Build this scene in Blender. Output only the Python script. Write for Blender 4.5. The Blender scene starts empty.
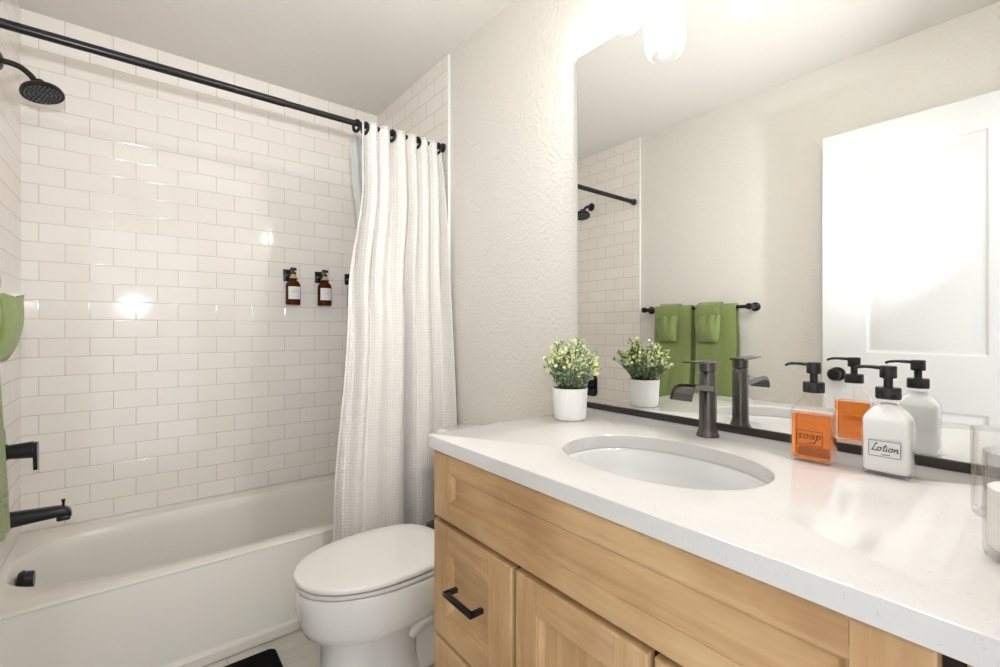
import bpy, bmesh, math, random
from mathutils import Vector, Matrix
random.seed(7)
PI = math.pi
S = bpy.context.scene
COL = S.collection

# ------------------------------------------------------------------ camera
W = 1.498            # tiled width of the room
H = 2.44
CAMX, CAMY, CAMZ = 0.3565, -2.6248, 1.1627
YAW = math.radians(38.386)
cd = bpy.data.cameras.new('camera')
cam = bpy.data.objects.new('camera', cd); COL.objects.link(cam)
cam.location = (CAMX, CAMY, CAMZ)
cam.rotation_euler = (PI/2, 0, -YAW)
cd.sensor_fit = 'HORIZONTAL'; cd.sensor_width = 36
cd.lens = 36*460.85/1000
cd.shift_y = -0.0046
cd.clip_start = 0.01
S.camera = cam
# ------------------------------------------------------------------ world: pale daylight of the next room, through the doorway
wd = bpy.data.worlds.new('world'); S.world = wd; wd.use_nodes = True
bg = wd.node_tree.nodes['Background']
bg.inputs[0].default_value = (0.90, 0.945, 1.0, 1); bg.inputs[1].default_value = 2.0
LAMP = 385.0        # strength of each vanity bulb
def lamp(name, kind, loc, energy, color, size, parent=None, rot=(0,0,0)):
    l = bpy.data.lights.new(name, kind); l.energy = energy; l.color = color
    if kind == 'AREA': l.shape = 'RECTANGLE'; l.size, l.size_y = size
    else: l.shadow_soft_size = size
    o = bpy.data.objects.new(name, l); COL.objects.link(o); o.location = loc; o.rotation_euler = rot
    if parent: o.parent = parent
    return o
# the photographer's flash on a stand beside the camera, tipped up and forward to bounce off the ceiling
lamp('flash', 'AREA', (.352, -2.665, 1.36), 7.5, (.92, .96, 1.0), (.05, .035), rot=(math.radians(110), 0, math.radians(-14))).data.spread = math.radians(104)
S.view_settings.view_transform = 'Standard'; S.view_settings.look = 'None'
S.view_settings.gamma = 1; S.view_settings.use_curve_mapping = False
S.view_settings.exposure = 0.08

# ------------------------------------------------------------------ materials
def lin(r, g, b):
    f = lambda c: (c/255/12.92 if c/255 <= .04045 else ((c/255+.055)/1.055)**2.4)
    return (f(r), f(g), f(b), 1)
class NT:
    def __init__(s, name):
        s.m = bpy.data.materials.new(name); s.m.use_nodes = True
        s.t = s.m.node_tree; s.n = s.t.nodes; s.b = s.n['Principled BSDF']; s.out = s.n['Material Output']
    def add(s, kind, **kw):
        n = s.n.new(kind)
        for k, v in kw.items(): setattr(n, k, v)
        return n
    def link(s, a, b): s.t.links.new(a, b)
def mat(name, col, rough=.5, metal=0, spec=.5, coat=0, bump=None, var=None, sheen=0, sss=0):
    t = NT(name); b = t.b
    b.inputs['Base Color'].default_value = col; b.inputs['Roughness'].default_value = rough
    b.inputs['Metallic'].default_value = metal; b.inputs['Specular IOR Level'].default_value = spec
    b.inputs['Coat Weight'].default_value = coat; b.inputs['Coat Roughness'].default_value = .05
    b.inputs['Sheen Weight'].default_value = sheen
    co = t.add('ShaderNodeTexCoord')
    if bump:                                  # (scale, strength, distance)
        nz = t.add('ShaderNodeTexNoise'); nz.inputs['Scale'].default_value = bump[0]; nz.inputs['Detail'].default_value = 3
        bp = t.add('ShaderNodeBump'); bp.inputs['Strength'].default_value = bump[1]; bp.inputs['Distance'].default_value = bump[2]
        t.link(co.outputs['Object'], nz.inputs['Vector']); t.link(nz.outputs['Fac'], bp.inputs['Height']); t.link(bp.outputs['Normal'], b.inputs['Normal'])
    if var:                                   # (scale, colour2)
        nz = t.add('ShaderNodeTexNoise'); nz.inputs['Scale'].default_value = var[0]; nz.inputs['Detail'].default_value = 4
        mx = t.add('ShaderNodeMix', data_type='RGBA'); mx.inputs['A'].default_value = col; mx.inputs['B'].default_value = var[1]
        t.link(co.outputs['Object'], nz.inputs['Vector']); t.link(nz.outputs['Fac'], mx.inputs['Factor']); t.link(mx.outputs['Result'], b.inputs['Base Color'])
    return t.m
def tile_mat(name, axis, offset):
    t = NT(name); b = t.b
    co = t.add('ShaderNodeTexCoord'); sp = t.add('ShaderNodeSeparateXYZ'); cb = t.add('ShaderNodeCombineXYZ')
    t.link(co.outputs['Object'], sp.inputs[0])
    ax = t.add('ShaderNodeMath', operation='ADD'); ax.inputs[1].default_value = offset
    t.link(sp.outputs[axis], ax.inputs[0]); t.link(ax.outputs[0], cb.inputs[0])
    az = t.add('ShaderNodeMath', operation='ADD'); az.inputs[1].default_value = -.3446 + .078*20
    t.link(sp.outputs[2], az.inputs[0]); t.link(az.outputs[0], cb.inputs[1])
    def brick(m, smooth):
        br = t.add('ShaderNodeTexBrick'); br.offset = .5; br.offset_frequency = 2; br.squash = 1
        br.inputs['Scale'].default_value = 1; br.inputs['Mortar Size'].default_value = m; br.inputs['Mortar Smooth'].default_value = smooth
        br.inputs['Brick Width'].default_value = .1545; br.inputs['Row Height'].default_value = .078
        br.inputs['Bias'].default_value = 0
        t.link(cb.outputs[0], br.inputs['Vector']); return br
    br = brick(.0011, .15)
    br.inputs['Color1'].default_value = lin(242, 235, 227); br.inputs['Color2'].default_value = lin(245, 239, 232); br.inputs['Mortar'].default_value = lin(196, 187, 174)
    t.link(br.outputs['Color'], b.inputs['Base Color'])
    b2 = brick(.003, 1.0)
    inv = t.add('ShaderNodeMath', operation='SUBTRACT'); inv.inputs[0].default_value = 1; t.link(b2.outputs['Fac'], inv.inputs[1])
    nz = t.add('ShaderNodeTexNoise'); nz.inputs['Scale'].default_value = 14; nz.inputs['Detail'].default_value = 1
    t.link(co.outputs['Object'], nz.inputs['Vector'])
    ad = t.add('ShaderNodeMath', operation='MULTIPLY_ADD'); ad.inputs[1].default_value = .55; t.link(nz.outputs['Fac'], ad.inputs[0]); t.link(inv.outputs[0], ad.inputs[2])
    bp = t.add('ShaderNodeBump'); bp.inputs['Strength'].default_value = .5; bp.inputs['Distance'].default_value = .0012
    t.link(ad.outputs[0], bp.inputs['Height']); t.link(bp.outputs['Normal'], b.inputs['Normal'])
    b.inputs['Roughness'].default_value = .065; b.inputs['Specular IOR Level'].default_value = .5
    return t.m
def wood_mat(name, grain):                    # grain axis index that runs long
    t = NT(name); b = t.b
    co = t.add('ShaderNodeTexCoord'); mp = t.add('ShaderNodeMapping')
    sc = [9, 9, 9]; sc[grain] = .9; mp.inputs['Scale'].default_value = sc
    t.link(co.outputs['Object'], mp.inputs[0])
    n1 = t.add('ShaderNodeTexNoise'); n1.inputs['Scale'].default_value = 6; n1.inputs['Detail'].default_value = 8; n1.inputs['Roughness'].default_value = .62; n1.inputs['Distortion'].default_value = .6
    t.link(mp.outputs[0], n1.inputs['Vector'])
    n2 = t.add('ShaderNodeTexNoise'); n2.inputs['Scale'].default_value = 5; n2.inputs['Detail'].default_value = 3
    t.link(co.outputs['Object'], n2.inputs['Vector'])
    ad = t.add('ShaderNodeMath', operation='MULTIPLY_ADD'); ad.inputs[1].default_value = .6; t.link(n2.outputs['Fac'], ad.inputs[0])
    ml = t.add('ShaderNodeMath', operation='MULTIPLY'); ml.inputs[1].default_value = .5; t.link(n1.outputs['Fac'], ml.inputs[0]); t.link(ml.outputs[0], ad.inputs[2])
    cr = t.add('ShaderNodeValToRGB'); t.link(ad.outputs[0], cr.inputs[0])
    e = cr.color_ramp.elements; e[0].position = .36; e[0].color = lin(170, 131, 90); e[1].position = .72; e[1].color = lin(212, 178, 134)
    m = cr.color_ramp.elements.new(.54); m.color = lin(194, 156, 112)
    t.link(cr.outputs[0], b.inputs['Base Color'])
    b.inputs['Roughness'].default_value = .36; b.inputs['Specular IOR Level'].default_value = .45
    bp = t.add('ShaderNodeBump'); bp.inputs['Strength'].default_value = .06; bp.inputs['Distance'].default_value = .002
    t.link(n1.outputs['Fac'], bp.inputs['Height']); t.link(bp.outputs['Normal'], b.inputs['Normal'])
    return t.m
def quartz_mat():
    t = NT('white_quartz'); b = t.b
    co = t.add('ShaderNodeTexCoord')
    n1 = t.add('ShaderNodeTexNoise'); n1.inputs['Scale'].default_value = 320; n1.inputs['Detail'].default_value = 2
    t.link(co.outputs['Object'], n1.inputs['Vector'])
    cr = t.add('ShaderNodeValToRGB'); t.link(n1.outputs['Fac'], cr.inputs[0])
    e = cr.color_ramp.elements; e[0].position = .22; e[0].color = lin(196, 196, 195); e[1].position = .36; e[1].color = lin(217, 215, 213)
    n2 = t.add('ShaderNodeTexNoise'); n2.inputs['Scale'].default_value = 3; n2.inputs['Detail'].default_value = 5; n2.inputs['Distortion'].default_value = 1.2
    t.link(co.outputs['Object'], n2.inputs['Vector'])
    mx = t.add('ShaderNodeMix', data_type='RGBA', blend_type='MULTIPLY'); mx.inputs['Factor'].default_value = 1
    c2 = t.add('ShaderNodeValToRGB'); t.link(n2.outputs['Fac'], c2.inputs[0])
    g = c2.color_ramp.elements; g[0].position = .3; g[0].color = (.94, .935, .93, 1); g[1].position = .6; g[1].color = (1, 1, 1, 1)
    t.link(cr.outputs[0], mx.inputs['A']); t.link(c2.outputs[0], mx.inputs['B']); t.link(mx.outputs['Result'], b.inputs['Base Color'])
    b.inputs['Roughness'].default_value = .13
    return t.m
def waffle_mat():
    t = NT('waffle_cotton'); b = t.b
    uv = t.add('ShaderNodeUVMap'); uv.uv_map = 'UVMap'
    sp = t.add('ShaderNodeSeparateXYZ'); t.link(uv.outputs[0], sp.inputs[0])
    hs = []
    for k, p in ((0, .0125), (1, .0125)):
        m = t.add('ShaderNodeMath', operation='MULTIPLY'); m.inputs[1].default_value = 2*PI/p; t.link(sp.outputs[k], m.inputs[0])
        s_ = t.add('ShaderNodeMath', operation='SINE'); t.link(m.outputs[0], s_.inputs[0]); hs.append(s_)
    mxn = t.add('ShaderNodeMath', operation='MAXIMUM'); t.link(hs[0].outputs[0], mxn.inputs[0]); t.link(hs[1].outputs[0], mxn.inputs[1])
    bp = t.add('ShaderNodeBump'); bp.inputs['Strength'].default_value = .55; bp.inputs['Distance'].default_value = .0022
    t.link(mxn.outputs[0], bp.inputs['Height']); t.link(bp.outputs['Normal'], b.inputs['Normal'])
    cr = t.add('ShaderNodeMapRange'); cr.inputs[1].default_value = -1; cr.inputs[2].default_value = 1; cr.inputs[3].default_value = 0; cr.inputs[4].default_value = 1
    t.link(mxn.outputs[0], cr.inputs[0])
    mc = t.add('ShaderNodeMix', data_type='RGBA'); mc.inputs['A'].default_value = lin(233, 229, 223); mc.inputs['B'].default_value = lin(247, 244, 240)
    t.link(cr.outputs[0], mc.inputs['Factor']); t.link(mc.outputs['Result'], b.inputs['Base Color'])
    b.inputs['Roughness'].default_value = .85; b.inputs['Specular IOR Level'].default_value = .2
    tr = t.add('ShaderNodeBsdfTranslucent'); tr.inputs[0].default_value = lin(250, 240, 225)
    ms = t.add('ShaderNodeMixShader'); ms.inputs[0].default_value = .18
    t.link(b.outputs[0], ms.inputs[1]); t.link(tr.outputs[0], ms.inputs[2]); t.link(ms.outputs[0], t.out.inputs['Surface'])
    return t.m
def thin_glass(name, tint=(1, 1, 1, 1), extra=0, base=.04, white=0):
    """thin clear glass: transparent with fresnel reflection, optional milky scatter"""
    t = NT(name); t.n.remove(t.b)
    tr = t.add('ShaderNodeBsdfTransparent'); tr.inputs[0].default_value = tint
    gl = t.add('ShaderNodeBsdfGlossy'); gl.inputs['Roughness'].default_value = .03
    lw = t.add('ShaderNodeLayerWeight'); lw.inputs['Blend'].default_value = .35
    mr = t.add('ShaderNodeMapRange'); mr.inputs[3].default_value = base; mr.inputs[4].default_value = .62 + extra
    pw = t.add('ShaderNodeMath', operation='POWER'); pw.inputs[1].default_value = 2.0
    t.link(lw.outputs['Facing'], pw.inputs[0]); t.link(pw.outputs[0], mr.inputs[0])
    ms = t.add('ShaderNodeMixShader'); t.link(mr.outputs[0], ms.inputs[0]); t.link(tr.outputs[0], ms.inputs[1]); t.link(gl.outputs[0], ms.inputs[2])
    last = ms
    if white:
        tl = t.add('ShaderNodeBsdfTranslucent'); tl.inputs[0].default_value = (1, 1, 1, 1)
        m2 = t.add('ShaderNodeMixShader'); m2.inputs[0].default_value = white
        t.link(ms.outputs[0], m2.inputs[1]); t.link(tl.outputs[0], m2.inputs[2]); last = m2
    t.link(last.outputs[0], t.out.inputs['Surface'])
    return t.m
def emit(name, col, st):
    t = NT(name); t.b.inputs['Base Color'].default_value = (0, 0, 0, 1)
    t.b.inputs['Emission Color'].default_value = col; t.b.inputs['Emission Strength'].default_value = st
    return t.m

M = {}
M['wall'] = mat('greige_wall_paint', lin(227, 222, 214), .6, spec=.3, bump=(75, .55, .006))
M['ceil'] = mat('ceiling_paint', lin(229, 224, 216), .8, spec=.2, bump=(60, .4, .005))
M['white_trim'] = mat('white_trim_paint', lin(240, 238, 234), .35)
M['door'] = mat('white_door_paint', lin(228, 228, 226), .3)
M['tile_x'] = tile_mat('subway_tile_back', 0, -.1284 + .07725 + .1545*8)
M['tile_y'] = tile_mat('subway_tile_side', 1, .1545*12 + .05)
M['floor'] = None
M['tub'] = mat('glossy_tub_acrylic', lin(238, 234, 225), .12, coat=.3)
M['ceramic'] = mat('white_ceramic', lin(240, 238, 234), .07, coat=.4)
M['basin'] = mat('basin_ceramic', lin(216, 217, 216), .08, coat=.3)
M['black'] = mat('matte_black_metal', (.010, .010, .011, 1), .3, metal=.2, spec=.5)
M['bronze'] = mat('dark_bronze_metal', (.115, .106, .098, 1), .25, metal=.85)
M['channel'] = mat('dark_channel_metal', (.035, .031, .027, 1), .4, metal=.5)
M['plastic'] = mat('black_plastic', (.012, .012, .013, 1), .25)
M['wood_h'] = wood_mat('maple_horizontal', 1); M['wood_v'] = wood_mat('maple_vertical', 2)
M['dark'] = mat('cabinet_gap_shade', lin(34, 20, 12), .8)  # shadow in the cabinet gaps, put in as a dark colour
M['quartz'] = quartz_mat()
M['waffle'] = waffle_mat()
M['hem'] = mat('white_cotton_tab', lin(246, 243, 238), .85, spec=.2, bump=(400, .2, .0006))
M['towel'] = mat('green_terry', lin(140, 152, 94), .95, spec=.1, sheen=.4, bump=(900, .8, .0025), var=(60, lin(128, 142, 80)))
M['terry_mat'] = mat('black_terry', (.008, .008, .009, 1), .95, spec=.1, bump=(600, 1, .005))
M['pot'] = mat('white_pot_glaze', lin(243, 242, 240), .35)
M['soil'] = mat('dark_moss', lin(40, 42, 30), .95, bump=(200, 1, .004))
M['leaf'] = mat('leaf_sage', lin(158, 172, 138), .6, var=(60, lin(112, 134, 102)))
M['leaf2'] = mat('leaf_cream', lin(240, 240, 190), .6, var=(80, lin(206, 214, 150)))
M['stem'] = mat('stem_green', lin(96, 96, 66), .7)
M['glass'] = thin_glass('clear_glass')
M['shade'] = thin_glass('lamp_glass', white=.14)
M['ink'] = mat('black_ink', (.01, .01, .01, 1), .6)
M['inkgrey'] = mat('grey_ink', (.25, .25, .26, 1), .6)
M['label'] = mat('paper_label', lin(236, 236, 236), .6)
M['lotion'] = mat('white_lotion', lin(252, 252, 252), .3)
M['wax'] = mat('white_wax', lin(247, 244, 240), .5)
M['tan'] = mat('tan_collar', lin(205, 170, 120), .6)
M['bulb'] = emit('lit_bulb', (1, .972, .935, 1), LAMP)
def mirror_mat():
    t = NT('mirror_silver'); b = t.b
    b.inputs['Base Color'].default_value = (.93, .945, .94, 1); b.inputs['Metallic'].default_value = 1; b.inputs['Roughness'].default_value = 0
    return t.m
M['mirror'] = mirror_mat()
M['mirror_edge'] = mat('polished_mirror_edge', lin(205, 216, 214), .1)
def liquid(name, col):
    t = NT(name); b = t.b
    b.inputs['Base Color'].default_value = col; b.inputs['Roughness'].default_value = .02
    b.inputs['Transmission Weight'].default_value = .75; b.inputs['IOR'].default_value = 1.2
    return t.m
M['soap'] = liquid('orange_soap', lin(255, 152, 62))
M['amber'] = liquid('amber_glass', lin(92, 42, 14)); M['amber'].node_tree.nodes['Principled BSDF'].inputs['Transmission Weight'].default_value = .3
def floor_mat():
    t = NT('pale_floor_tile'); b = t.b
    co = t.add('ShaderNodeTexCoord')
    br = t.add('ShaderNodeTexBrick'); br.offset = .5; br.inputs['Scale'].default_value = 1; br.inputs['Mortar Size'].default_value = .0015
    br.inputs['Brick Width'].default_value = .61; br.inputs['Row Height'].default_value = .305
    br.inputs['Color1'].default_value = lin(226, 221, 211); br.inputs['Color2'].default_value = lin(220, 215, 205); br.inputs['Mortar'].default_value = lin(188, 182, 172)
    t.link(co.outputs['Object'], br.inputs['Vector'])
    nz = t.add('ShaderNodeTexNoise'); nz.inputs['Scale'].default_value = 4; nz.inputs['Detail'].default_value = 8; nz.inputs['Distortion'].default_value = 2
    t.link(co.outputs['Object'], nz.inputs['Vector'])
    cr = t.add('ShaderNodeValToRGB'); t.link(nz.outputs['Fac'], cr.inputs[0])
    e = cr.color_ramp.elements; e[0].position = .4; e[0].color = (.8, .8, .79, 1); e[1].position = .52; e[1].color = (1, 1, 1, 1)
    mx = t.add('ShaderNodeMix', data_type='RGBA', blend_type='MULTIPLY'); mx.inputs['Factor'].default_value = .5
    t.link(br.outputs['Color'], mx.inputs['A']); t.link(cr.outputs[0], mx.inputs['B']); t.link(mx.outputs['Result'], b.inputs['Base Color'])
    b.inputs['Roughness'].default_value = .3
    return t.m
M['floor'] = floor_mat()

# ------------------------------------------------------------------ mesh helpers
def box(bm, x0, x1, y0, y1, z0, z1, bev=0, seg=2, mi=0):
    x0, x1 = min(x0, x1), max(x0, x1); y0, y1 = min(y0, y1), max(y0, y1); z0, z1 = min(z0, z1), max(z0, z1)
    r = bmesh.ops.create_cube(bm, size=1)
    for v in r['verts']: v.co = Vector(((x0+x1)/2 + v.co.x*(x1-x0), (y0+y1)/2 + v.co.y*(y1-y0), (z0+z1)/2 + v.co.z*(z1-z0)))
    fs = list({f for v in r['verts'] for f in v.link_faces})
    for f in fs: f.material_index = mi
    if bev:
        es = list({e for v in r['verts'] for e in v.link_edges})
        q = bmesh.ops.bevel(bm, geom=es, offset=bev, segments=seg, affect='EDGES', profile=.5, material=mi)
    return bm
def loft(bm, loops, cap0=True, cap1=True, closed=True, mi=0, ring=False):
    vs = [[bm.verts.new(p) for p in L] for L in loops]
    n = len(vs[0]); m = n if closed else n-1
    pairs = list(zip(vs, vs[1:])) + ([(vs[-1], vs[0])] if ring else [])
    for a, b in pairs:
        for i in range(m):
            j = (i+1) % n
            f = bm.faces.new((a[i], a[j], b[j], b[i])); f.material_index = mi
    if closed and not ring:
        if cap0: bm.faces.new(list(reversed(vs[0]))).material_index = mi
        if cap1: bm.faces.new(vs[-1]).material_index = mi
    return vs
def circ(c, r, n=24, ax='z', ry=None, ph=0):
    ry = r if ry is None else ry; out = []
    for i in range(n):
        a = 2*PI*i/n + ph; u, v = r*math.cos(a), ry*math.sin(a)
        out.append(Vector(c) + (Vector((u, v, 0)) if ax == 'z' else Vector((0, u, v)) if ax == 'x' else Vector((v, 0, u))))
    return out
def lathe(bm, prof, c=(0, 0, 0), n=32, ax='z', cap0=True, cap1=True, mi=0):
    """prof: (radius, height) pairs"""
    L = []
    for r, h in prof:
        o = Vector((0, 0, h)) if ax == 'z' else Vector((h, 0, 0)) if ax == 'x' else Vector((0, h, 0))
        L.append(circ(Vector(c)+o, max(r, 1e-5), n, ax))
    return loft(bm, L, cap0, cap1, mi=mi)
def smooth_path(pts, k=6):
    P = [Vector(p) for p in pts]; out = []
    for i in range(len(P)-1):
        p0 = P[max(i-1, 0)]; p1 = P[i]; p2 = P[i+1]; p3 = P[min(i+2, len(P)-1)]
        for j in range(k):
            t = j/k
            out.append(.5*((2*p1)+(-p0+p2)*t+(2*p0-5*p1+4*p2-p3)*t*t+(-p0+3*p1-3*p2+p3)*t**3))
    out.append(P[-1]); return out
def tube(bm, pts, r, n=12, mi=0, smooth=0, flat=1.0, up=None):
    P = smooth_path(pts, smooth) if smooth else [Vector(p) for p in pts]
    L = []; prev = None
    for i, p in enumerate(P):
        d = (P[min(i+1, len(P)-1)] - P[max(i-1, 0)]).normalized()
        if prev is None:
            a = Vector(up) if up else (Vector((0, 0, 1)) if abs(d.z) < .9 else Vector((1, 0, 0)))
        else: a = prev
        a = (a - d*a.dot(d)).normalized(); b = d.cross(a); prev = a
        rr = r[i*(len(r)-1)//max(1, len(P)-1)] if isinstance(r, (list, tuple)) else r
        L.append([p + a*rr*math.cos(2*PI*k/n) + b*rr*flat*math.sin(2*PI*k/n) for k in range(n)])
    loft(bm, L, mi=mi)
def rrect(cx, cy, hx, hy, r, z, k=5, n=None):
    out = []
    for qx, qy, a0 in ((1, 1, 0), (-1, 1, PI/2), (-1, -1, PI), (1, -1, 3*PI/2)):
        for i in range(k+1):
            a = a0 + PI/2*i/k
            out.append(Vector((cx+qx*(hx-r)+r*math.cos(a), cy+qy*(hy-r)+r*math.sin(a), z)))
    return out
def sell(cx, cy, a, b, e, z, n=72):
    out = []
    for i in range(n):
        t = 2*PI*i/n; c, s = math.cos(t), math.sin(t)
        out.append(Vector((cx + a*math.copysign(abs(c)**(2/e), c), cy + b*math.copysign(abs(s)**(2/e), s), z)))
    return out
def fin(name, bm, mats, parent=None, smooth=True, ang=38, subsurf=0, recalc=True):
    if recalc: bmesh.ops.recalc_face_normals(bm, faces=bm.faces)
    me = bpy.data.meshes.new(name); bm.to_mesh(me); bm.free()
    for m in (mats if isinstance(mats, (list, tuple)) else [mats]): me.materials.append(m)
    if smooth:
        me.polygons.foreach_set('use_smooth', [True]*len(me.polygons)); me.set_sharp_from_angle(angle=math.radians(ang))
    o = bpy.data.objects.new(name, me); COL.objects.link(o)
    if subsurf:
        s = o.modifiers.new('s', 'SUBSURF'); s.levels = s.render_levels = subsurf
    if parent:                                # vertices were written in room coordinates
        off = Vector((0, 0, 0)); q = parent
        while q: off += q.location; q = q.parent
        me.transform(Matrix.Translation(-off)); o.parent = parent
    return o
def thing(name, label, cat, loc=(0, 0, 0), group=None):
    o = bpy.data.objects.new(name, None); COL.objects.link(o); o.location = loc; o.empty_display_size = .05
    return tag(o, label, cat, group)
def tag(o, label, cat, group=None):
    o['label'] = label; o['category'] = cat
    if group: o['group'] = group
    return o
def struct(name, bm, m, **kw):
    o = fin(name, bm, m, **kw); o['kind'] = 'structure'; return o
def B(): return bmesh.new()

# ------------------------------------------------------------------ the room
YT = -.791           # where the wall tile stops
YF = -2.66           # wall with the doorway
bm = B(); box(bm, -.15, W+.15, -2.80, .15, -.1, 0); struct('floor', bm, M['floor'], smooth=False)
bm = B(); box(bm, -.15, W+.15, -2.80, .15, H, H+.1); struct('ceiling', bm, M['ceil'], smooth=False)
bm = B(); box(bm, -.15, W+.15, 0, .12, 0, H); struct('wall_back', bm, M['tile_x'], smooth=False)
bm = B(); box(bm, -.15, -.01, -2.80, 0, 0, H); struct('wall_left', bm, M['wall'], smooth=False)
bm = B(); box(bm, W+.01, W+.15, -2.80, 0, 0, H); struct('wall_right', bm, M['wall'], smooth=False)
bm = B(); box(bm, -.01, 0, YT, 0, 0, H); struct('wall_left_tile', bm, M['tile_y'], smooth=False)
bm = B(); box(bm, W, W+.01, YT, 0, 0, H); struct('wall_right_tile', bm, M['tile_y'], smooth=False)
bm = B(); box(bm, -.01, .002, YT-.009, YT, 0, H, .002); struct('trim_1', bm, M['white_trim'])
bm = B(); box(bm, W-.002, W+.01, YT-.009, YT, 0, H, .002); struct('trim_2', bm, M['white_trim'])
bm = B()
box(bm, .86, W+.01, -2.78, YF, 0, H); box(bm, -.01, .05, -2.78, YF, 0, H); box(bm, .05, .86, -2.78, YF, 2.08, H)
struct('wall_front', bm, M['wall'], smooth=False)
def base(name, x0, x1, y0, y1):
    bm = B(); box(bm, x0, x1, y0, y1, 0, .09, .004); struct(name, bm, M['white_trim'])
base('baseboard_left', -.01, .004, YF, YT-.009)
base('baseboard_right', W-.004, W+.01, -1.655, YT-.009)
# door casing inside the opening
bm = B(); box(bm, .05, .07, -2.78, YF, 0, 2.08, .002); box(bm, .84, .86, -2.78, YF, 0, 2.08, .002); box(bm, .07, .84, -2.78, YF, 2.06, 2.08, .002)
struct('trim_3', bm, M['white_trim'])

# door leaf, swung open against the left wall
dx1 = .088; dx0 = dx1-.035; dy0, dy1 = -2.575, -1.865; dz0, dz1 = .012, 2.06
def leaf(bm):
    ys = [dy0, dy0+.165, dy1-.160, dy1]; zs = [dz0, .22, .835, 1.052, 1.935, dz1]
    for fx, sg in ((dx1, 1), (dx0, -1)):
        for i in range(3):
            for j in range(5):
                a, b, c, d = ys[i], ys[i+1], zs[j], zs[j+1]
                if i == 1 and j in (1, 3):
                    L = []
                    for ins, dep in ((0, 0), (.006, .002), (.014, .009), (.022, .010), (.050, .0035), (.056, .003)):
                        L.append([Vector((fx-sg*dep, a+ins, c+ins)), Vector((fx-sg*dep, b-ins, c+ins)), Vector((fx-sg*dep, b-ins, d-ins)), Vector((fx-sg*dep, a+ins, d-ins))])
                    loft(bm, L, cap0=False)
                else:
                    bm.faces.new([bm.verts.new((fx, a, c)), bm.verts.new((fx, b, c)), bm.verts.new((fx, b, d)), bm.verts.new((fx, a, d))])
    box(bm, dx0, dx1, dy0, dy0+.0001, dz0, dz1)
    for q in (((dx0, dy0, dz0), (dx1, dy0, dz0), (dx1, dy0, dz1), (dx0, dy0, dz1)), ((dx0, dy1, dz0), (dx1, dy1, dz0), (dx1, dy1, dz1), (dx0, dy1, dz1)),
              ((dx0, dy0, dz1), (dx1, dy0, dz1), (dx1, dy1, dz1), (dx0, dy1, dz1)), ((dx0, dy0, dz0), (dx1, dy0, dz0), (dx1, dy1, dz0), (dx0, dy1, dz0))):
        bm.faces.new([bm.verts.new(p) for p in q])
    bmesh.ops.remove_doubles(bm, verts=bm.verts, dist=1e-5)
bm = B(); leaf(bm); door = struct('door_1', bm, M['door'], ang=20)
for nm, sg, fx in (('door_knob', 1, dx1), ('door_knob', -1, dx0)):
    bm = B()
    k = .6 if sg < 0 else 1
    lathe(bm, [(.0, 0), (.032, 0), (.032, .007*k), (.012, .010*k), (.010, .030*k), (.026, .036*k), (.029, .050*k), (.022, .060*k), (0, .062*k)], (fx, -1.925, .955), 24, 'x')
    if sg < 0:
        for v in bm.verts: v.co.x = fx - (v.co.x - fx)
    fin(nm, bm, M['black'], door)
for hz in (.25, 1.0, 1.85):
    bm = B(); tube(bm, [(dx1+.004, dy0-.005, hz-.045), (dx1+.004, dy0-.005, hz+.045)], .006, 10); fin('hinge', bm, M['black'], door)

# ------------------------------------------------------------------ bathtub
TZ, TY = .352, -.738
tub = thing('bathtub', 'white alcove bathtub with a plain front apron under the tiled walls', 'bathtub', (W/2, TY/2, 0))
x0, x1, y0, y1 = -.004, W+.004, TY, -.001
ocx, ocy = (x0+x1)/2, (y0+y1)/2
def outer(inset, z, r=.02): return rrect(ocx, ocy, (x1-x0)/2-inset, (y1-y0)/2-inset, r, z, k=17)
def inner(cx, cy, a, b, e, z, n=72):
    # points matched to rrect ordering (72 points starting at +x)
    return sell(cx, cy, a, b, e, z, n)
bm = B()
icx, icy = .748, -.386
L = [outer(.02, .012), outer(.02, TZ-.012), outer(.001, TZ-.010), outer(0, TZ-.008), outer(0, TZ-.004), outer(.0012, TZ-.0012), outer(.004, TZ),
     inner(icx, icy, .731, .287, 2.9, TZ), inner(icx, icy, .726, .282, 2.9, TZ-.003), inner(icx, icy, .718, .276, 2.9, TZ-.012),
     inner(icx-.008, icy, .694, .264, 2.9, TZ-.06), inner(icx-.026, icy, .652, .250, 3.0, TZ-.15), inner(icx-.050, icy, .605, .232, 3.2, TZ-.24),
     inner(icx-.06, icy, .550, .210, 3.2, TZ-.285), inner(icx-.065, icy, .50, .17, 3.0, TZ-.30), inner(icx-.065, icy, .2, .08, 2.5, TZ-.302)]
loft(bm, L)
fin('tub_shell', bm, M['tub'], tub, ang=60)
bm = B()
# apron: a front panel set just under the rim with a low skirt along the floor
prof = [(TY+.030, .004), (TY-.014, .004), (TY-.014, .036), (TY-.011, .040), (TY+.000, .043), (TY+.002, .047), (TY+.0006, TZ-.012), (TY+.0010, TZ-.0102), (TY+.030, TZ-.0102)]
loft(bm, [[Vector((x, y, z)) for y, z in prof] for x in (.001, W-.001)])
fin('apron', bm, M['tub'], tub, ang=30)
bm = B()
oc = Vector((.058, -.385, .303)); 
lathe(bm, [(0, -.012), (.030, -.012), (.034, -.004), (.036, 0), (.033, .004), (.031, .006), (.028, .024), (.026, .027), (0, .028)], oc, 28, 'x')
fin('overflow_cover', bm, M['black'], tub)
bm = B(); lathe(bm, [(0, 0), (.034, 0), (.034, .003), (.022, .008), (0, .009)], (.24, -.388, TZ-.301), 24)
fin('drain', bm, M['black'], tub)

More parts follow.
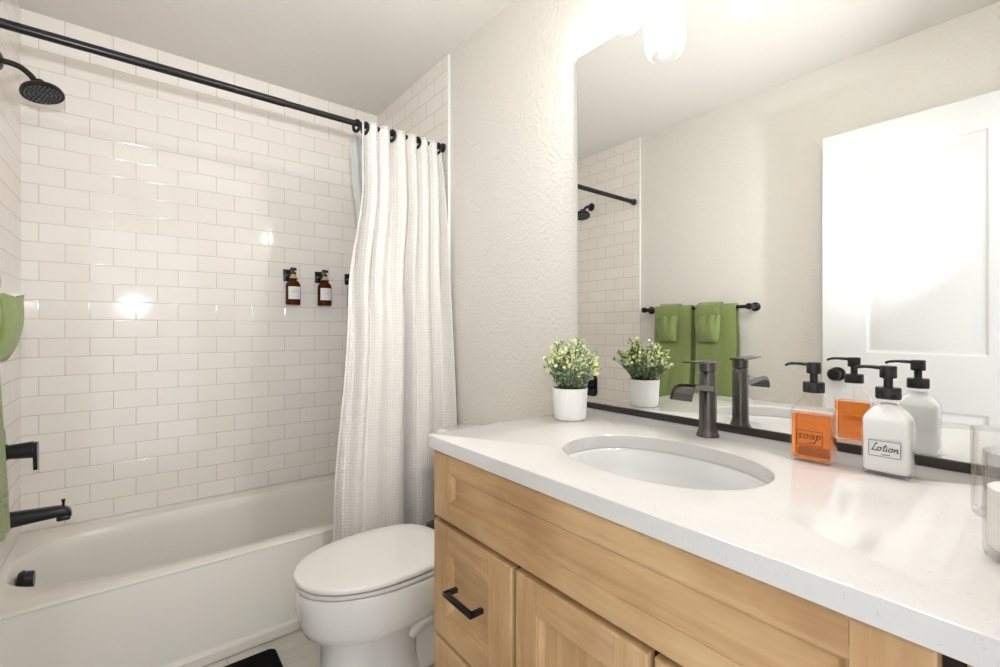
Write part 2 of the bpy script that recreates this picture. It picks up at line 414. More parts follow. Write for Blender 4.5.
# wall-mounted black fittings
SY = -.385
sp = thing('tub_spout', 'matte black tub spout on the tiled wall just above the bathtub rim', 'tub spout', (0, SY, .515))
bm = B()
L = []
for x, zt, zb, hw in ((.001, .545, .492, .026), (.02, .545, .492, .026), (.08, .542, .497, .024), (.13, .540, .500, .0225), (.152, .538, .502, .022), (.166, .533, .500, .021), (.176, .523, .499, .019), (.180, .510, .498, .016)):
    L.append([Vector((x, p.x+SY, p.y)) for p in rrect(0, (zt+zb)/2, hw, (zt-zb)/2, min(hw, (zt-zb)/2)*.8, 0, k=5)])
loft(bm, L)
box(bm, .140, .178, SY-.018, SY+.018, .487, .506, .006)
fin('spout_body', bm, M['black'], sp)
bm = B(); lathe(bm, [(.0, .530), (.004, .530), (.004, .550), (.0055, .552), (.0055, .560), (0, .561)], (.158, SY, 0), 12)
fin('diverter_knob', bm, M['black'], sp)

sv = thing('shower_valve', 'matte black shower valve with drop lever on the left tiled wall above the tub spout', 'shower valve', (0, SY, .75))
bm = B(); loft(bm, [[Vector((x, SY+p.x, .748+p.y)) for p in rrect(0, 0, .056-i, .078-i, .030-i, 0, k=6)] for x, i in ((.001, 0), (.007, 0), (.0095, .003), (.010, .012))])
fin('escutcheon', bm, M['black'], sv)
bm = B(); lathe(bm, [(0, .008), (.026, .008), (.028, .020), (.024, .024), (.028, .078), (.028, .084), (0, .085)], (0, SY, .748), 32, 'x'); fin('handle_hub', bm, M['black'], sv)
bm = B(); 
L = []
for z, hy in ((.772, .012), (.765, .021), (.745, .023), (.72, .017), (.69, .011), (.678, .009)):
    L.append([Vector((xx, SY+yy, z)) for xx, yy in ((.083, -hy), (.094, -hy), (.094, hy), (.083, hy))])
loft(bm, L); fin('lever', bm, M['black'], sv, ang=50)

sh = thing('overhead_shower', 'black round shower head on a curved arm high on the left tiled wall', 'shower head', (0, SY, 2.05))
bm = B(); lathe(bm, [(0, .001), (.029, .001), (.029, .005), (.020, .010), (.012, .012), (0, .012)], (0, SY, 2.058), 28, 'x'); fin('flange', bm, M['black'], sh)
bm = B(); tube(bm, [(.005, SY, 2.058), (.03, SY, 2.058), (.055, SY, 2.050), (.075, SY, 2.033), (.086, SY, 2.018)], .0095, 14, smooth=5); fin('shower_arm', bm, M['black'], sh)
bm = B(); lathe(bm, [(0, .042), (.013, .042), (.016, .030), (.020, .026), (.026, .022), (.042, .014), (.054, .006), (.058, -.004), (.057, -.010), (.054, -.011), (.052, -.008), (0, -.008)], (0, 0, 0), 40)
R_ = Matrix.Translation((.104, SY, 1.984)) @ Matrix.Rotation(math.radians(-12), 4, 'Y') @ Matrix.Rotation(math.radians(-13), 4, 'X')
bmesh.ops.transform(bm, matrix=R_, verts=bm.verts); fin('head', bm, M['black'], sh)
bm = B()
for ring_, n in ((0, 1), (.012, 6), (.024, 12), (.035, 18), (.046, 24)):
    for i in range(n):
        a = 2*PI*i/n; c = (ring_*math.cos(a), ring_*math.sin(a), 0)
        lathe(bm, [(.0028, -.007), (.0024, -.0125), (.0012, -.013)], c, 6)
bmesh.ops.transform(bm, matrix=R_, verts=bm.verts)
fin('nozzles', bm, mat('grey_rubber', (.12, .12, .12, 1), .5), sh)

# ------------------------------------------------------------------ curtain rod
RY, RZ = -.755, 2.015
rod = thing('curtain_rod', 'straight black shower curtain rod spanning wall to wall above the tub', 'curtain rod', (W/2, RY, RZ))
bm = B(); lathe(bm, [(.0135, .012), (.0135, .80), (.0118, .803), (.0118, W-.012)], (0, RY, RZ), 24, 'x'); fin('rod', bm, M['black'], rod)
for xx, sg in ((.0005, 1), (W-.0005, -1)):
    bm = B(); lathe(bm, [(0, 0), (.021, 0), (.021, sg*.010), (.0155, sg*.016), (.0155, sg*.040), (0, sg*.040)], (xx, RY, RZ), 24, 'x'); fin('end_cap', bm, M['black'], rod)

# ------------------------------------------------------------------ shower curtain, drawn to the right
def interp(tab, t):
    for (a, va), (b, vb) in zip(tab, tab[1:]):
        if t <= b:
            k = (t-a)/(b-a); k = k*k*(3-2*k); return va+(vb-va)*k
    return tab[-1][1]
NF = 7
ZT, ZB = 2.028, .16
LOWF = [(0, .030), (.035, -.012), (.12, -.034), (.28, -.040), (.42, -.034), (.515, -.020), (.55, .050), (.585, .050), (.625, -.012), (.70, -.032), (.79, -.022), (.84, .022), (.875, .020), (.91, -.016), (.96, -.030), (1, -.045)]
def curtain_pt(s, t):
    """s 0..1 left to right, t 0..1 top to bottom"""
    xl = interp([(0, 1.088), (.12, 1.084), (.40, 1.026), (.85, .962), (1, .95)], t)
    xr = interp([(0, 1.484), (.1, 1.490), (.5, 1.494), (1, 1.494)], t)
    low = interp([(0, 0), (.10, .04), (.55, .72), (.85, 1), (1, 1)], t)
    x = xl + (xr-xl)*(s + .012*math.sin(2*PI*s*2.3+1)*low)
    ph = 2*PI*(NF-.3)*s + .75*math.sin(2*PI*s*1.3) + .35*math.sin(2*PI*s*3.1+2)
    c = math.cos(ph)
    top = -(2*((c+1)/2)**1.35-.86)*interp([(0, .0235), (.07, .028), (.4, .036), (1, .024)], t)
    top *= 1+.35*math.sin(2*PI*s*2.1+.6)*min(1, t*6)
    if s > .93: top += -.030*(s-.93)/.07*min(1, t*4)
    y0 = interp([(0, RY), (.25, RY-.016), (.8, RY-.072), (1, RY-.080)], t)
    y = y0 + top*(1-.86*low) + interp(LOWF, s)*low*1.15
    x += .012*math.sin(ph)*(1-.8*low)
    return min(x, W-.004), (min(y, TY-.024) if t > .8 else y)
def build_sheet(name, fn, ns, nt, zt, zb, material, parent=None, thick=.0016):
    bm = B(); uvl = bm.loops.layers.uv.new('UVMap')
    rows = []
    for j in range(nt+1):
        t = j/nt; row = []; acc = 0; prev = None
        for i in range(ns+1):
            s_ = i/ns; x, y = fn(s_, t); 
            v = bm.verts.new((x, y, zt+(zb-zt)*t)); 
            row.append(v)
        rows.append(row)
    # one arc length for all rows: taken half-way down
    mid = rows[nt//2]; al = [0]
    for a, b in zip(mid, mid[1:]): al.append(al[-1]+math.hypot(a.co.x-b.co.x, a.co.y-b.co.y))
    for j in range(nt):
        for i in range(ns):
            f = bm.faces.new((rows[j][i], rows[j][i+1], rows[j+1][i+1], rows[j+1][i]))
            for lp, (ii, jj) in zip(f.loops, ((i, j), (i+1, j), (i+1, j+1), (i, j+1))):
                lp[uvl].uv = (al[ii], zt+(zb-zt)*jj/nt)
    o = fin(name, bm, material, parent, ang=180, recalc=False)
    m = o.modifiers.new('t', 'SOLIDIFY'); m.thickness = thick; m.offset = 0
    return o
cur = thing('shower_curtain', 'off-white waffle-weave shower curtain hanging in folds behind the toilet', 'shower curtain', (1.24, RY, 0))
build_sheet('curtain_panel', curtain_pt, 300, 80, ZT, ZB, M['waffle'], cur)
ringm = None
for k, sx in enumerate((-.03, .075, .385, .71, .985)):
    xa = curtain_pt(max(0.0, sx), 0)[0] + (-.014 if sx < 0 else 0)
    if ringm is None:
        bm = B(); tube(bm, [(0, .0175*math.cos(a), -.010+.0215*math.sin(a)) for a in [2*PI*i/28 for i in range(28)]] + [(0, .0175, -.010)], .0050, 10, flat=1.5)
        r0 = fin('curtain_ring', bm, M['black']); ringm = r0
    else:
        r0 = ringm.copy(); COL.objects.link(r0)
    r0.location = (xa, RY, RZ); r0.rotation_euler = (0, 0, math.radians(24))
    tag(r0, 'small black curtain ring around the rod between the curtain pleats', 'curtain ring', 'curtain rings on the rod')
def liner_pt(s, t):
    xl = interp([(0, 1.066), (.08, 1.078), (.2, 1.105), (1, 1.13)], t); xr = 1.482
    x = xl+(xr-xl)*s
    y = RY+.046 + .080*t + .007*math.cos(2*PI*9*s)
    return x, y
t_ = NT('translucent_liner'); t_.b.inputs['Base Color'].default_value = lin(226, 229, 228); t_.b.inputs['Roughness'].default_value = .35
tp = t_.add('ShaderNodeBsdfTransparent'); tl = t_.add('ShaderNodeBsdfTranslucent'); tl.inputs[0].default_value = lin(235, 238, 238)
m1 = t_.add('ShaderNodeMixShader'); m1.inputs[0].default_value = .45; m2 = t_.add('ShaderNodeMixShader'); m2.inputs[0].default_value = .30
t_.link(t_.b.outputs[0], m1.inputs[1]); t_.link(tl.outputs[0], m1.inputs[2]); t_.link(m1.outputs[0], m2.inputs[1]); t_.link(tp.outputs[0], m2.inputs[2]); t_.link(m2.outputs[0], t_.out.inputs['Surface'])
ln = build_sheet('curtain_liner', liner_pt, 150, 30, 1.982, .20, t_.m, thick=.0008)
tag(ln, 'sheer pale curtain liner hanging inside the tub behind the waffle curtain', 'curtain liner')

# ------------------------------------------------------------------ amber bottles on the tiled wall
def smile_curve(bm, pts, r, mi=0): tube(bm, pts, r, 6, mi=mi, smooth=4)
AB = None
def amber(x, label):
    global AB
    loc = (x, -.052, 1.288)
    if AB is None:
        o = thing('pump_bottle', label, 'bottle', loc, 'amber pump bottles on the shower wall')
        x_, y_, z_ = loc
        bm = B(); lathe(bm, [(0, 0), (.033, 0), (.0365, .004), (.0365, .100), (.034, .112), (.026, .124), (.017, .131), (.0145, .135), (.0145, .150), (0, .150)], loc, 32); fin('bottle_body', bm, M['amber'], o)
        bm = B(); lathe(bm, [(0, 0), (.0170, 0), (.0170, .020), (0, .020)], (x_, y_, z_+.140), 24); fin('collar', bm, M['tan'], o)
        bm = B(); lathe(bm, [(0, .150), (.015, .150), (.015, .172), (.006, .173), (.006, .182), (.014, .183), (.014, .196), (0, .198)], loc, 24)
        tube(bm, [(x_, y_, z_+.190), (x_+.004, y_-.026, z_+.190), (x_+.005, y_-.034, z_+.183)], .005, 8); fin('pump', bm, M['plastic'], o)
        bm = B(); box(bm, x_-.038, x_+.002, -.010, -.001, z_+.128, z_+.190, .002); box(bm, x_-.034, x_-.014, y_-.010, -.006, z_+.150, z_+.160, .002); box(bm, x_-.019, x_+.019, y_-.019, y_+.019, z_+.134, z_+.140, .002)
        fin('wall_holder', bm, M['plastic'], o)
        bm = B()                                     # wrapped paper label
        L = []
        for z in (.030, .095):
            L.append([Vector((x_+.0369*math.sin(a), y_-.0369*math.cos(a), z_+z)) for a in [math.radians(-52+104*i/14) for i in range(15)]])
        loft(bm, L, closed=False); fin('paper_label', bm, M['label'], o)
        bm = B()
        for z, h in ((.080, .0018), (.066, .003), (.056, .0014), (.044, .0014)):
            loft(bm, [[Vector((x_+.0372*math.sin(a), y_-.0372*math.cos(a), z_+z+q)) for a in [math.radians(-24+48*i/6) for i in range(7)]] for q in (0, h)], closed=False)
        fin('label_print', bm, M['inkgrey'], o)
        AB = o
    else:
        o = AB.copy(); COL.objects.link(o); o.location = loc; tag(o, label, 'bottle', 'amber pump bottles on the shower wall')
        for c in list(AB.children):
            d = c.copy(); COL.objects.link(d); d.parent = o
    return o
amber(1.008, 'amber pump bottle with white label, leftmost of three on the shower wall')
amber(1.170, 'amber pump bottle with white label, middle of three on the shower wall')
amber(1.335, 'amber pump bottle half hidden by the shower curtain edge')

# ------------------------------------------------------------------ toilet
TCY = -1.184
toi = thing('toilet', 'white elongated toilet with closed lid between the tub and the vanity', 'toilet', (1.1, TCY, 0))
def egg(x0, x1, hw, z, n=48, inset=0, sq=1.0, xw=.56):
    """outline: round elongated front (small x), squarer back"""
    out = []; xm = x0+(x1-x0)*xw
    x0 += inset; x1 -= inset; hw -= inset
    for i in range(n):
        a = 2*PI*i/n; c, s = math.cos(a), math.sin(a)
        if c >= 0: e = 2.0/3.4*sq; x = xm + (x1-xm)*abs(c)**e; y = hw*math.copysign(abs(s)**(2/2.6), s)
        else: x = xm - (xm-x0)*abs(c)**(2/2.05); y = hw*math.copysign(abs(s)**(2/2.05), s)
        out.append(Vector((x, TCY+y, z)))
    return out
bm = B()
L = [egg(.905, 1.215, .085, .000), egg(.903, 1.215, .088, .012), egg(.850, 1.225, .108, .16), egg(.845, 1.23, .110, .195), egg(.825, 1.24, .120, .225), egg(.785, 1.25, .145, .262), egg(.758, 1.26, .168, .310),
     egg(.748, 1.27, .180, .355), egg(.748, 1.28, .184, .390), egg(.750, 1.28, .183, .400), egg(.765, 1.27, .172, .402)]
L = [egg(.785, 1.125, .124, .000, xw=.4), egg(.787, 1.120, .121, .020, xw=.4), egg(.797, 1.105, .112, .10, xw=.4), egg(.802, 1.10, .110, .205, xw=.4), egg(.798, 1.11, .113, .228, xw=.42), egg(.775, 1.16, .138, .237, xw=.47), egg(.752, 1.20, .160, .250, xw=.5), egg(.739, 1.23, .171, .275, xw=.53), egg(.733, 1.25, .177, .310),
     egg(.730, 1.26, .180, .345), egg(.730, 1.27, .181, .376), egg(.732, 1.27, .179, .383), egg(.748, 1.26, .165, .386)]
loft(bm, L); fin('bowl', bm, M['ceramic'], toi, ang=50)
bm = B()                                             # trapway and rear foot
loft(bm, [[Vector((x, TCY+p.x, p.y)) for p in rrect(0, (z0_+z1_)/2, hw, (z1_-z0_)/2, r_, 0, k=5)] for x, hw, z0_, z1_, r_ in
     ((1.09, .070, 0.001, .235, .03), (1.16, .076, 0.001, .26, .05), (1.25, .088, 0.001, .33, .06), (1.33, .098, 0.001, .385, .05), (1.45, .10, 0.001, .395, .04), (1.475, .09, 0.001, .39, .03))])
fin('trapway', bm, M['ceramic'], toi, ang=50)
bm = B()
tube(bm, [(1.06, TCY-.078, .17), (1.12, TCY-.092, .215), (1.20, TCY-.10, .235), (1.28, TCY-.096, .20), (1.33, TCY-.09, .12), (1.33, TCY-.085, .03)], [.022, .028, .032, .032, .03, .028], 14, smooth=5)
fin('trap_bulge', bm, M['ceramic'], toi)
bm = B()
SL = [egg(.729, 1.215, .181, .3885, inset=.012), egg(.729, 1.215, .181, .3905, inset=.001), egg(.729, 1.215, .181, .393), egg(.729, 1.215, .181, .400), egg(.729, 1.215, .181, .4018, inset=.002), egg(.729, 1.215, .181, .4022, inset=.016)]
loft(bm, SL); fin('seat', bm, M['ceramic'], toi, ang=28)
bm = B()
def lidl(z, ins):
    P = []
    for p in egg(.726, 1.225, .184, z, n=72, inset=ins, xw=.50):
        # clipped rear corners
        q = p.copy(); d = abs(q.y-TCY) + (q.x-1.225)*.80
        lim = .126 - ins*1.1
        if q.x > 1.08 and d > lim:
            k = d-lim; q.y -= math.copysign(k*.85, q.y-TCY); q.x -= k*.30
        P.append(q)
    return P
loft(bm, [lidl(.4090, .016), lidl(.4095, .002), lidl(.4112, 0), lidl(.419, 0), lidl(.4230, .003), lidl(.4250, .012), lidl(.4265, .05), lidl(.427, .12)])
fin('lid', bm, M['ceramic'], toi, ang=28)
for sg in (-1, 1):
    bm = B(); box(bm, 1.222, 1.262, TCY+sg*.078-.030, TCY+sg*.078+.030, .392, .430, .006); fin('hinge_cap', bm, M['plastic'], toi)
bm = B()
loft(bm, [rrect(1.392, TCY, .080, .165, .03, .388), rrect(1.394, TCY, .082, .170, .035, .42), rrect(1.394, TCY, .084, .180, .035, .60), rrect(1.394, TCY, .086, .184, .035, .730)])
fin('tank', bm, M['ceramic'], toi, ang=50)
bm = B()
loft(bm, [rrect(1.394, TCY, .088, .188, .038, .731), rrect(1.394, TCY, .092, .192, .04, .735), rrect(1.394, TCY, .092, .192, .04, .752), rrect(1.394, TCY, .084, .184, .036, .761)])
fin('tank_lid', bm, M['ceramic'], toi, ang=50)
bm = B(); tube(bm, [(1.310, TCY+.12, .68), (1.30, TCY+.12, .68), (1.292, TCY+.12, .68)], .012, 12); tube(bm, [(1.292, TCY+.125, .68), (1.290, TCY+.06, .675)], .006, 8); fin('flush_lever', bm, M['black'], toi)

# ------------------------------------------------------------------ bath mat
bm = B()
bmat = B()
n = 40
for j in range(5): pass
mx0, mx1, my0, my1 = .02, .752, -1.36, -.816
L = [rrect((mx0+mx1)/2, (my0+my1)/2, (mx1-mx0)/2, (my1-my0)/2, .02, .001), rrect((mx0+mx1)/2, (my0+my1)/2, (mx1-mx0)/2, (my1-my0)/2, .02, .014), rrect((mx0+mx1)/2, (my0+my1)/2, (mx1-mx0)/2-.008, (my1-my0)/2-.008, .016, .021), rrect((mx0+mx1)/2, (my0+my1)/2, .28, .2, .016, .022)]
bm.free(); bm = bmat; loft(bm, L)
tag(fin('bath_mat', bm, M['terry_mat'], None), 'black bath mat on the floor in front of the tub', 'bath mat')

# ------------------------------------------------------------------ vanity cabinet
FX = .922; VY1 = -1.653; VY0 = -2.655
van = thing('vanity_cabinet', 'honey maple vanity cabinet with recessed panel fronts under the white counter', 'cabinet', (1.2, (VY0+VY1)/2, 0))
bm = B()
box(bm, FX+.020, W+.008, VY0, VY0+.018, .10, .880); box(bm, FX+.020, W+.008, VY1-.018, VY1, .10, .880)      # sides
box(bm, FX+.020, W+.008, VY0+.018, VY1-.018, .10, .118); box(bm, W-.002, W+.008, VY0+.018, VY1-.018, .118, .880)
box(bm, FX+.020, FX+.040, VY0+.018, VY1-.018, .118, .880)
box(bm, FX+.090, W+.008, VY0, VY1-.01, .001, .10)
fin('cabinet_box', bm, [M['wood_v']], van, smooth=False)
bm = B(); box(bm, FX+.0185, FX+.0200, VY0, VY1, .105, .879); fin('gap_shade', bm, M['dark'], van, smooth=False)  # dark sheet behind the fronts, painted shade for the gaps between them
def front(name, ya, yb, z0, z1, rail, stile, parent, stile2=None):
    """five-piece front: stiles, rails, and a recessed panel as sub-part; ya > yb"""
    th = .0195; st2 = stile2 or stile
    bm = B()
    o_ = [(ya, z0), (yb, z0), (yb, z1), (ya, z1)]
    i_ = [(ya-stile, z0+rail), (yb+st2, z0+rail), (yb+st2, z1-rail), (ya-stile, z1-rail)]
    def ringl(ins_o, x): return [Vector((x, y+(-ins_o if y == ya else ins_o), z+(ins_o if z == z0 else -ins_o))) for y, z in o_]
    def ringi(ins, x): return [Vector((x, y+(-ins if k in (0, 3) else ins), z+(ins if k in (0, 1) else -ins))) for k, (y, z) in enumerate(i_)]
    # outer edge: back, side, rounded arris
    vs = loft(bm, [ringl(0, FX+th), ringl(0, FX+.004), ringl(.0012, FX+.0012), ringl(.004, FX)], cap0=False, cap1=False)
    # front faces: rails run between stiles
    yi1, yi0 = ya-stile, yb+st2; zi0, zi1 = z0+rail, z1-rail
    def quad(y0, y1, za, zb, mi):
        f = bm.faces.new([bm.verts.new((FX, y0, za)), bm.verts.new((FX, y1, za)), bm.verts.new((FX, y1, zb)), bm.verts.new((FX, y0, zb))]); f.material_index = mi
    g = .0004
    quad(ya-.004, yi1, z0+.004, z1-.004, 0); quad(yb+.004, yi0, z0+.004, z1-.004, 0)
    quad(yi1-g, yi0+g, z0+.004, zi0, 1); quad(yi1-g, yi0+g, zi1, z1-.004, 1)
    # inner bead: step, cove, down to the panel
    loft(bm, [ringi(0, FX), ringi(.0008, FX+.0008), ringi(.0011, FX+.0032), ringi(.0040, FX+.0038), ringi(.0046, FX+.0048), ringi(.0115, FX+.0120), ringi(.0118, FX+.0132)], cap0=False, cap1=False, mi=1 if abs(ya-yb) > (z1-z0) else 0)
    o = fin(name, bm, [M['wood_v'], M['wood_h']], parent, ang=25, recalc=False)
    bm = B()
    vert = (z1-z0) > .3
    box(bm, FX+.0128, FX+.0170, yb+st2-.004, ya-stile+.004, z0+rail-.004, z1-rail+.004)
    fin('panel', bm, M['wood_v' if vert else 'wood_h'], o, smooth=False)
    return o
def pull(parent, y0, y1, z):
    bm = B(); r = .0052
    box(bm, FX-.034, FX-.0235, y0-r, y1+r, z-r, z+r, .001)
    for y in (y0, y1): box(bm, FX-.030, FX+.0005, y-r, y+r, z-r, z+r, .0008)
    fin('handle', bm, M['black'], parent, ang=30)
front('false_front', VY1, -2.545, .716, .873, .044, .066, van)
d1 = front('drawer', VY1, -1.946, .438, .705, .062, .060, van, .075)
pull(d1, -1.851, -1.754, .578)
d2 = front('drawer', VY1, -1.946, .120, .428, .065, .060, van, .075); pull(d2, -1.853, -1.757, .285)
o = front('door', -1.957, -2.245, .120, .705, .058, .058, van); 
o = front('door', -2.255, -2.545, .120, .705, .058, .058, van)
bm = B(); box(bm, FX+.010, FX+.0200, -2.654, -2.562, .120, .873, .002); fin('filler_strip', bm, M['wood_v'], van)

# ------------------------------------------------------------------ countertop with oval cut-out
CZ0, CZ1 = .881, .911
SCX, SCY, SA, SB, SE = 1.163, -2.106, .153, .201, 2.15
cx0, cx1, cyy0, cyy1 = .905, W+.008, -2.657, -1.648
def crect(ins, z):
    pts = rrect((cx0+cx1)/2, (cyy0+cyy1)/2, (cx1-cx0)/2-ins, (cyy1-cyy0)/2-ins, max(.010-ins, .002), z, k=23)
    return pts
def matched(ell_a, ell_b, z):
    out = []
    for p in crect(0, z):
        out.append(p)
    n = len(out); res = []
    for i, p in enumerate(out):
        a = math.atan2((p.y-SCY)/ell_b, (p.x-SCX)/ell_a)
        c, s = math.cos(a), math.sin(a)
        res.append((a, p))
    return res
def dens(ins, z, n=96):
    """rounded-rectangle outline sampled by angle from the sink centre, corners kept"""
    base_ = rrect((cx0+cx1)/2, (cyy0+cyy1)/2, (cx1-cx0)/2-ins, (cyy1-cyy0)/2-ins, max(.010-ins, .002), z, k=4)
    pts = []
    m = len(base_)
    for i in range(m):
        a, b = base_[i], base_[(i+1) % m]
        k = 22 if (b-a).length > .1 else 1
        for j in range(k): pts.append(a.lerp(b, j/k))
    return pts
def ell(pts, a_, b_, z):
    out = []
    for p in pts:
        t = math.atan2((p.y-SCY)/b_, (p.x-SCX)/a_); c, s = math.cos(t), math.sin(t)
        out.append(Vector((SCX+a_*math.copysign(abs(c)**(2/SE), c), SCY+b_*math.copysign(abs(s)**(2/SE), s), z)))
    return out
bm = B(); o0 = dens(0, CZ1)
L = [dens(0, CZ0), dens(0, CZ1-.005), dens(.0015, CZ1-.0015), dens(.005, CZ1), ell(o0, SA+.002, SB+.002, CZ1), ell(o0, SA, SB, CZ1-.002), ell(o0, SA, SB, CZ0)]
loft(bm, L, ring=True)
tag(fin('countertop', bm, M['quartz'], None, ang=40), 'glossy white quartz countertop with an oval sink cut-out on the maple cabinet', 'countertop')
snk = thing('sink', 'white oval undermount sink set in the quartz countertop', 'sink', (SCX, SCY, .80))
bm = B()
def se(a_, b_, z): return sell(SCX, SCY, a_, b_, SE, z, 80)
L = [se(SA+.028, SB+.028, CZ0-.0005), se(SA+.001, SB+.001, CZ0-.0005), se(SA-.004, SB-.004, CZ0-.006), se(SA-.012, SB-.012, CZ0-.04), se(SA-.030, SB-.035, CZ0-.085), se(SA-.060, SB-.075, CZ0-.118), se(.045, .06, CZ0-.132), se(.024, .024, CZ0-.136)]
Lo = [se(.024, .024, CZ0-.150), se(.05, .065, CZ0-.145), se(SA-.055, SB-.07, CZ0-.130), se(SA-.018, SB-.022, CZ0-.09), se(SA+.002, SB+.002, CZ0-.03), se(SA+.028, SB+.028, CZ0-.012)]
loft(bm, L+Lo, ring=True)
fin('basin', bm, M['basin'], snk, ang=50)
bm = B(); lathe(bm, [(0, -.148), (.022, -.148), (.023, -.134), (.020, -.131), (.006, -.129), (0, -.129)], (SCX, SCY, CZ0), 24); fin('drain', bm, M['bronze'], snk)

# ------------------------------------------------------------------ faucet
FCX, FCY = 1.412, -2.079
fau = thing('faucet', 'dark bronze single lever waterfall faucet standing behind the sink', 'faucet', (FCX, FCY, CZ1))
bm = B(); lathe(bm, [(0, .0005), (.0252, .0005), (.0252, .003), (.0235, .007), (.0212, .014), (.0200, .020), (.0193, .028), (.0190, .146), (.0175, .148), (.0165, .1505), (0, .1505)], (FCX, FCY, CZ1), 32); fin('body', bm, M['bronze'], fau)
bm = B(); lathe(bm, [(0, .1505), (.0165, .1505), (.019, .153), (.019, .172), (0, .172)], (FCX, FCY, CZ1), 32)
fin('cap', bm, M['bronze'], fau)
bm = B()
Lv = []
for x, z, hy, th in ((FCX+.019, CZ1+.172, .018, .005), (FCX, CZ1+.1725, .0185, .005), (FCX-.035, CZ1+.1735, .018, .0042), (FCX-.085, CZ1+.1750, .016, .0032), (FCX-.089, CZ1+.1755, .014, .0028)):
    Lv.append([Vector((x, FCY-hy, z)), Vector((x, FCY+hy, z)), Vector((x, FCY+hy, z+th)), Vector((x, FCY-hy, z+th))])
loft(bm, Lv); fin('lever', bm, M['bronze'], fau, ang=40)
bm = B()
pth = smooth_path([(FCX-.004, 0, .110), (FCX-.040, 0, .1150), (FCX-.072, 0, .1200), (FCX-.096, 0, .1205), (FCX-.112, 0, .112), (FCX-.119, 0, .095)], 5)
Ls = []
for i, p in enumerate(pth):
    d = (pth[min(i+1, len(pth)-1)]-pth[max(i-1, 0)]).normalized(); up = Vector((d.z, 0, -d.x)) if d.x > 0 else Vector((-d.z, 0, d.x))*-1
    up = Vector((-d.z, 0, d.x)); 
    if up.z < 0: up = -up
    if abs(d.z) > .99: up = Vector((-1, 0, 0))
    k = i/(len(pth)-1); hw = .0175 + .0070*min(1, k*1.6); side = .009*(1-.75*k); fl = .004
    c = Vector((p.x, FCY, CZ1+p.z))
    w = Vector((0, 1, 0))
    Ls.append([c-w*hw-up*.004, c+w*hw-up*.004, c+w*hw+up*side, c+w*(hw-.003)+up*side, c+w*(hw-.003)+up*fl*.0, c-w*(hw-.003)+up*fl*.0, c-w*(hw-.003)+up*side, c-w*hw+up*side])
loft(bm, Ls); fin('spout', bm, M['bronze'], fau, ang=40)
bm = B(); lathe(bm, [(0, 0), (.003, 0), (.003, .002), (0, .002)], (FCX-.0, FCY, CZ1), 10, 'x')
bm.free()

# ------------------------------------------------------------------ mirror
MX = W-.003; MY1, MY0 = -1.594, -2.655; MZ0, MZ1 = .918, 2.054
mir = thing('wall_mirror', 'large frameless mirror on the wall above the white countertop', 'mirror', (MX, (MY0+MY1)/2, MZ0))
bm = B()
Lm = []
def mrect(ins, x): return [Vector((x, MY1-ins, MZ0)), Vector((x, MY0+ins, MZ0)), Vector((x, MY0+ins, MZ1-ins)), Vector((x, MY1-ins, MZ1-ins))]
loft(bm, [mrect(.004, MX), mrect(.004, MX+.0001)], cap1=False, mi=0)
fin('mirror_glass', bm, M['mirror'], mir, smooth=False)
bm = B(); loft(bm, [mrect(0, W+.0095), mrect(0, MX+.002), mrect(.004, MX+.0002)], cap0=True, cap1=False); fin('polished_edge', bm, M['mirror_edge'], mir, smooth=False)
bm = B(); box(bm, MX-.006, W+.0095, MY0, -1.640, CZ1+.0005, .929, .001); fin('bottom_channel', bm, M['channel'], mir)

# ------------------------------------------------------------------ vanity light above the mirror
LX = W-.105; LY = (-1.852, -2.110, -2.368)
vl = thing('vanity_light', 'three lamp vanity light bar with glass jar shades above the mirror', 'wall light', (W, LY[1], 2.25))
bm = B(); box(bm, W-.012, W+.0095, LY[2]-.08, LY[0]+.08, 2.215, 2.285, .004); fin('back_plate', bm, M['black'], vl)
for k, ly in enumerate(LY):
    bm = B(); tube(bm, [(W-.01, ly, 2.25), (LX+.02, ly, 2.25), (LX, ly, 2.235), (LX, ly, 2.20)], .007, 10, smooth=4); fin('arm', bm, M['black'], vl)
    bm = B(); lathe(bm, [(0, 2.20), (.020, 2.20), (.022, 2.165), (.019, 2.125), (0, 2.125)], (LX, ly, 0), 24); fin('socket', bm, M['tan'], vl)
    bm = B(); lathe(bm, [(.022, 2.168), (.040, 2.163), (.053, 2.150), (.0585, 2.130), (.0590, 2.060), (.0570, 2.005), (.050, 1.985), (.040, 1.978)], (LX, ly, 0), 40, cap0=False, cap1=False)
    sd = fin('lamp_shade', bm, M['shade'], vl)
    bm = B(); lathe(bm, [(.0235, 2.070), (.0240, 2.064), (.0230, 2.052), (.0185, 2.043), (.011, 2.038), (0.001, 2.036)], (LX, ly, 0), 24, cap0=False); fin('bulb', bm, M['bulb'], vl)
    bm = B(); lathe(bm, [(0.001, 2.124), (.013, 2.122), (.015, 2.11), (.021, 2.090), (.0245, 2.073), (.0245, 2.069), (0.001, 2.069)], (LX, ly, 0), 24); fin('bulb_base', bm, M['white_trim'], vl)

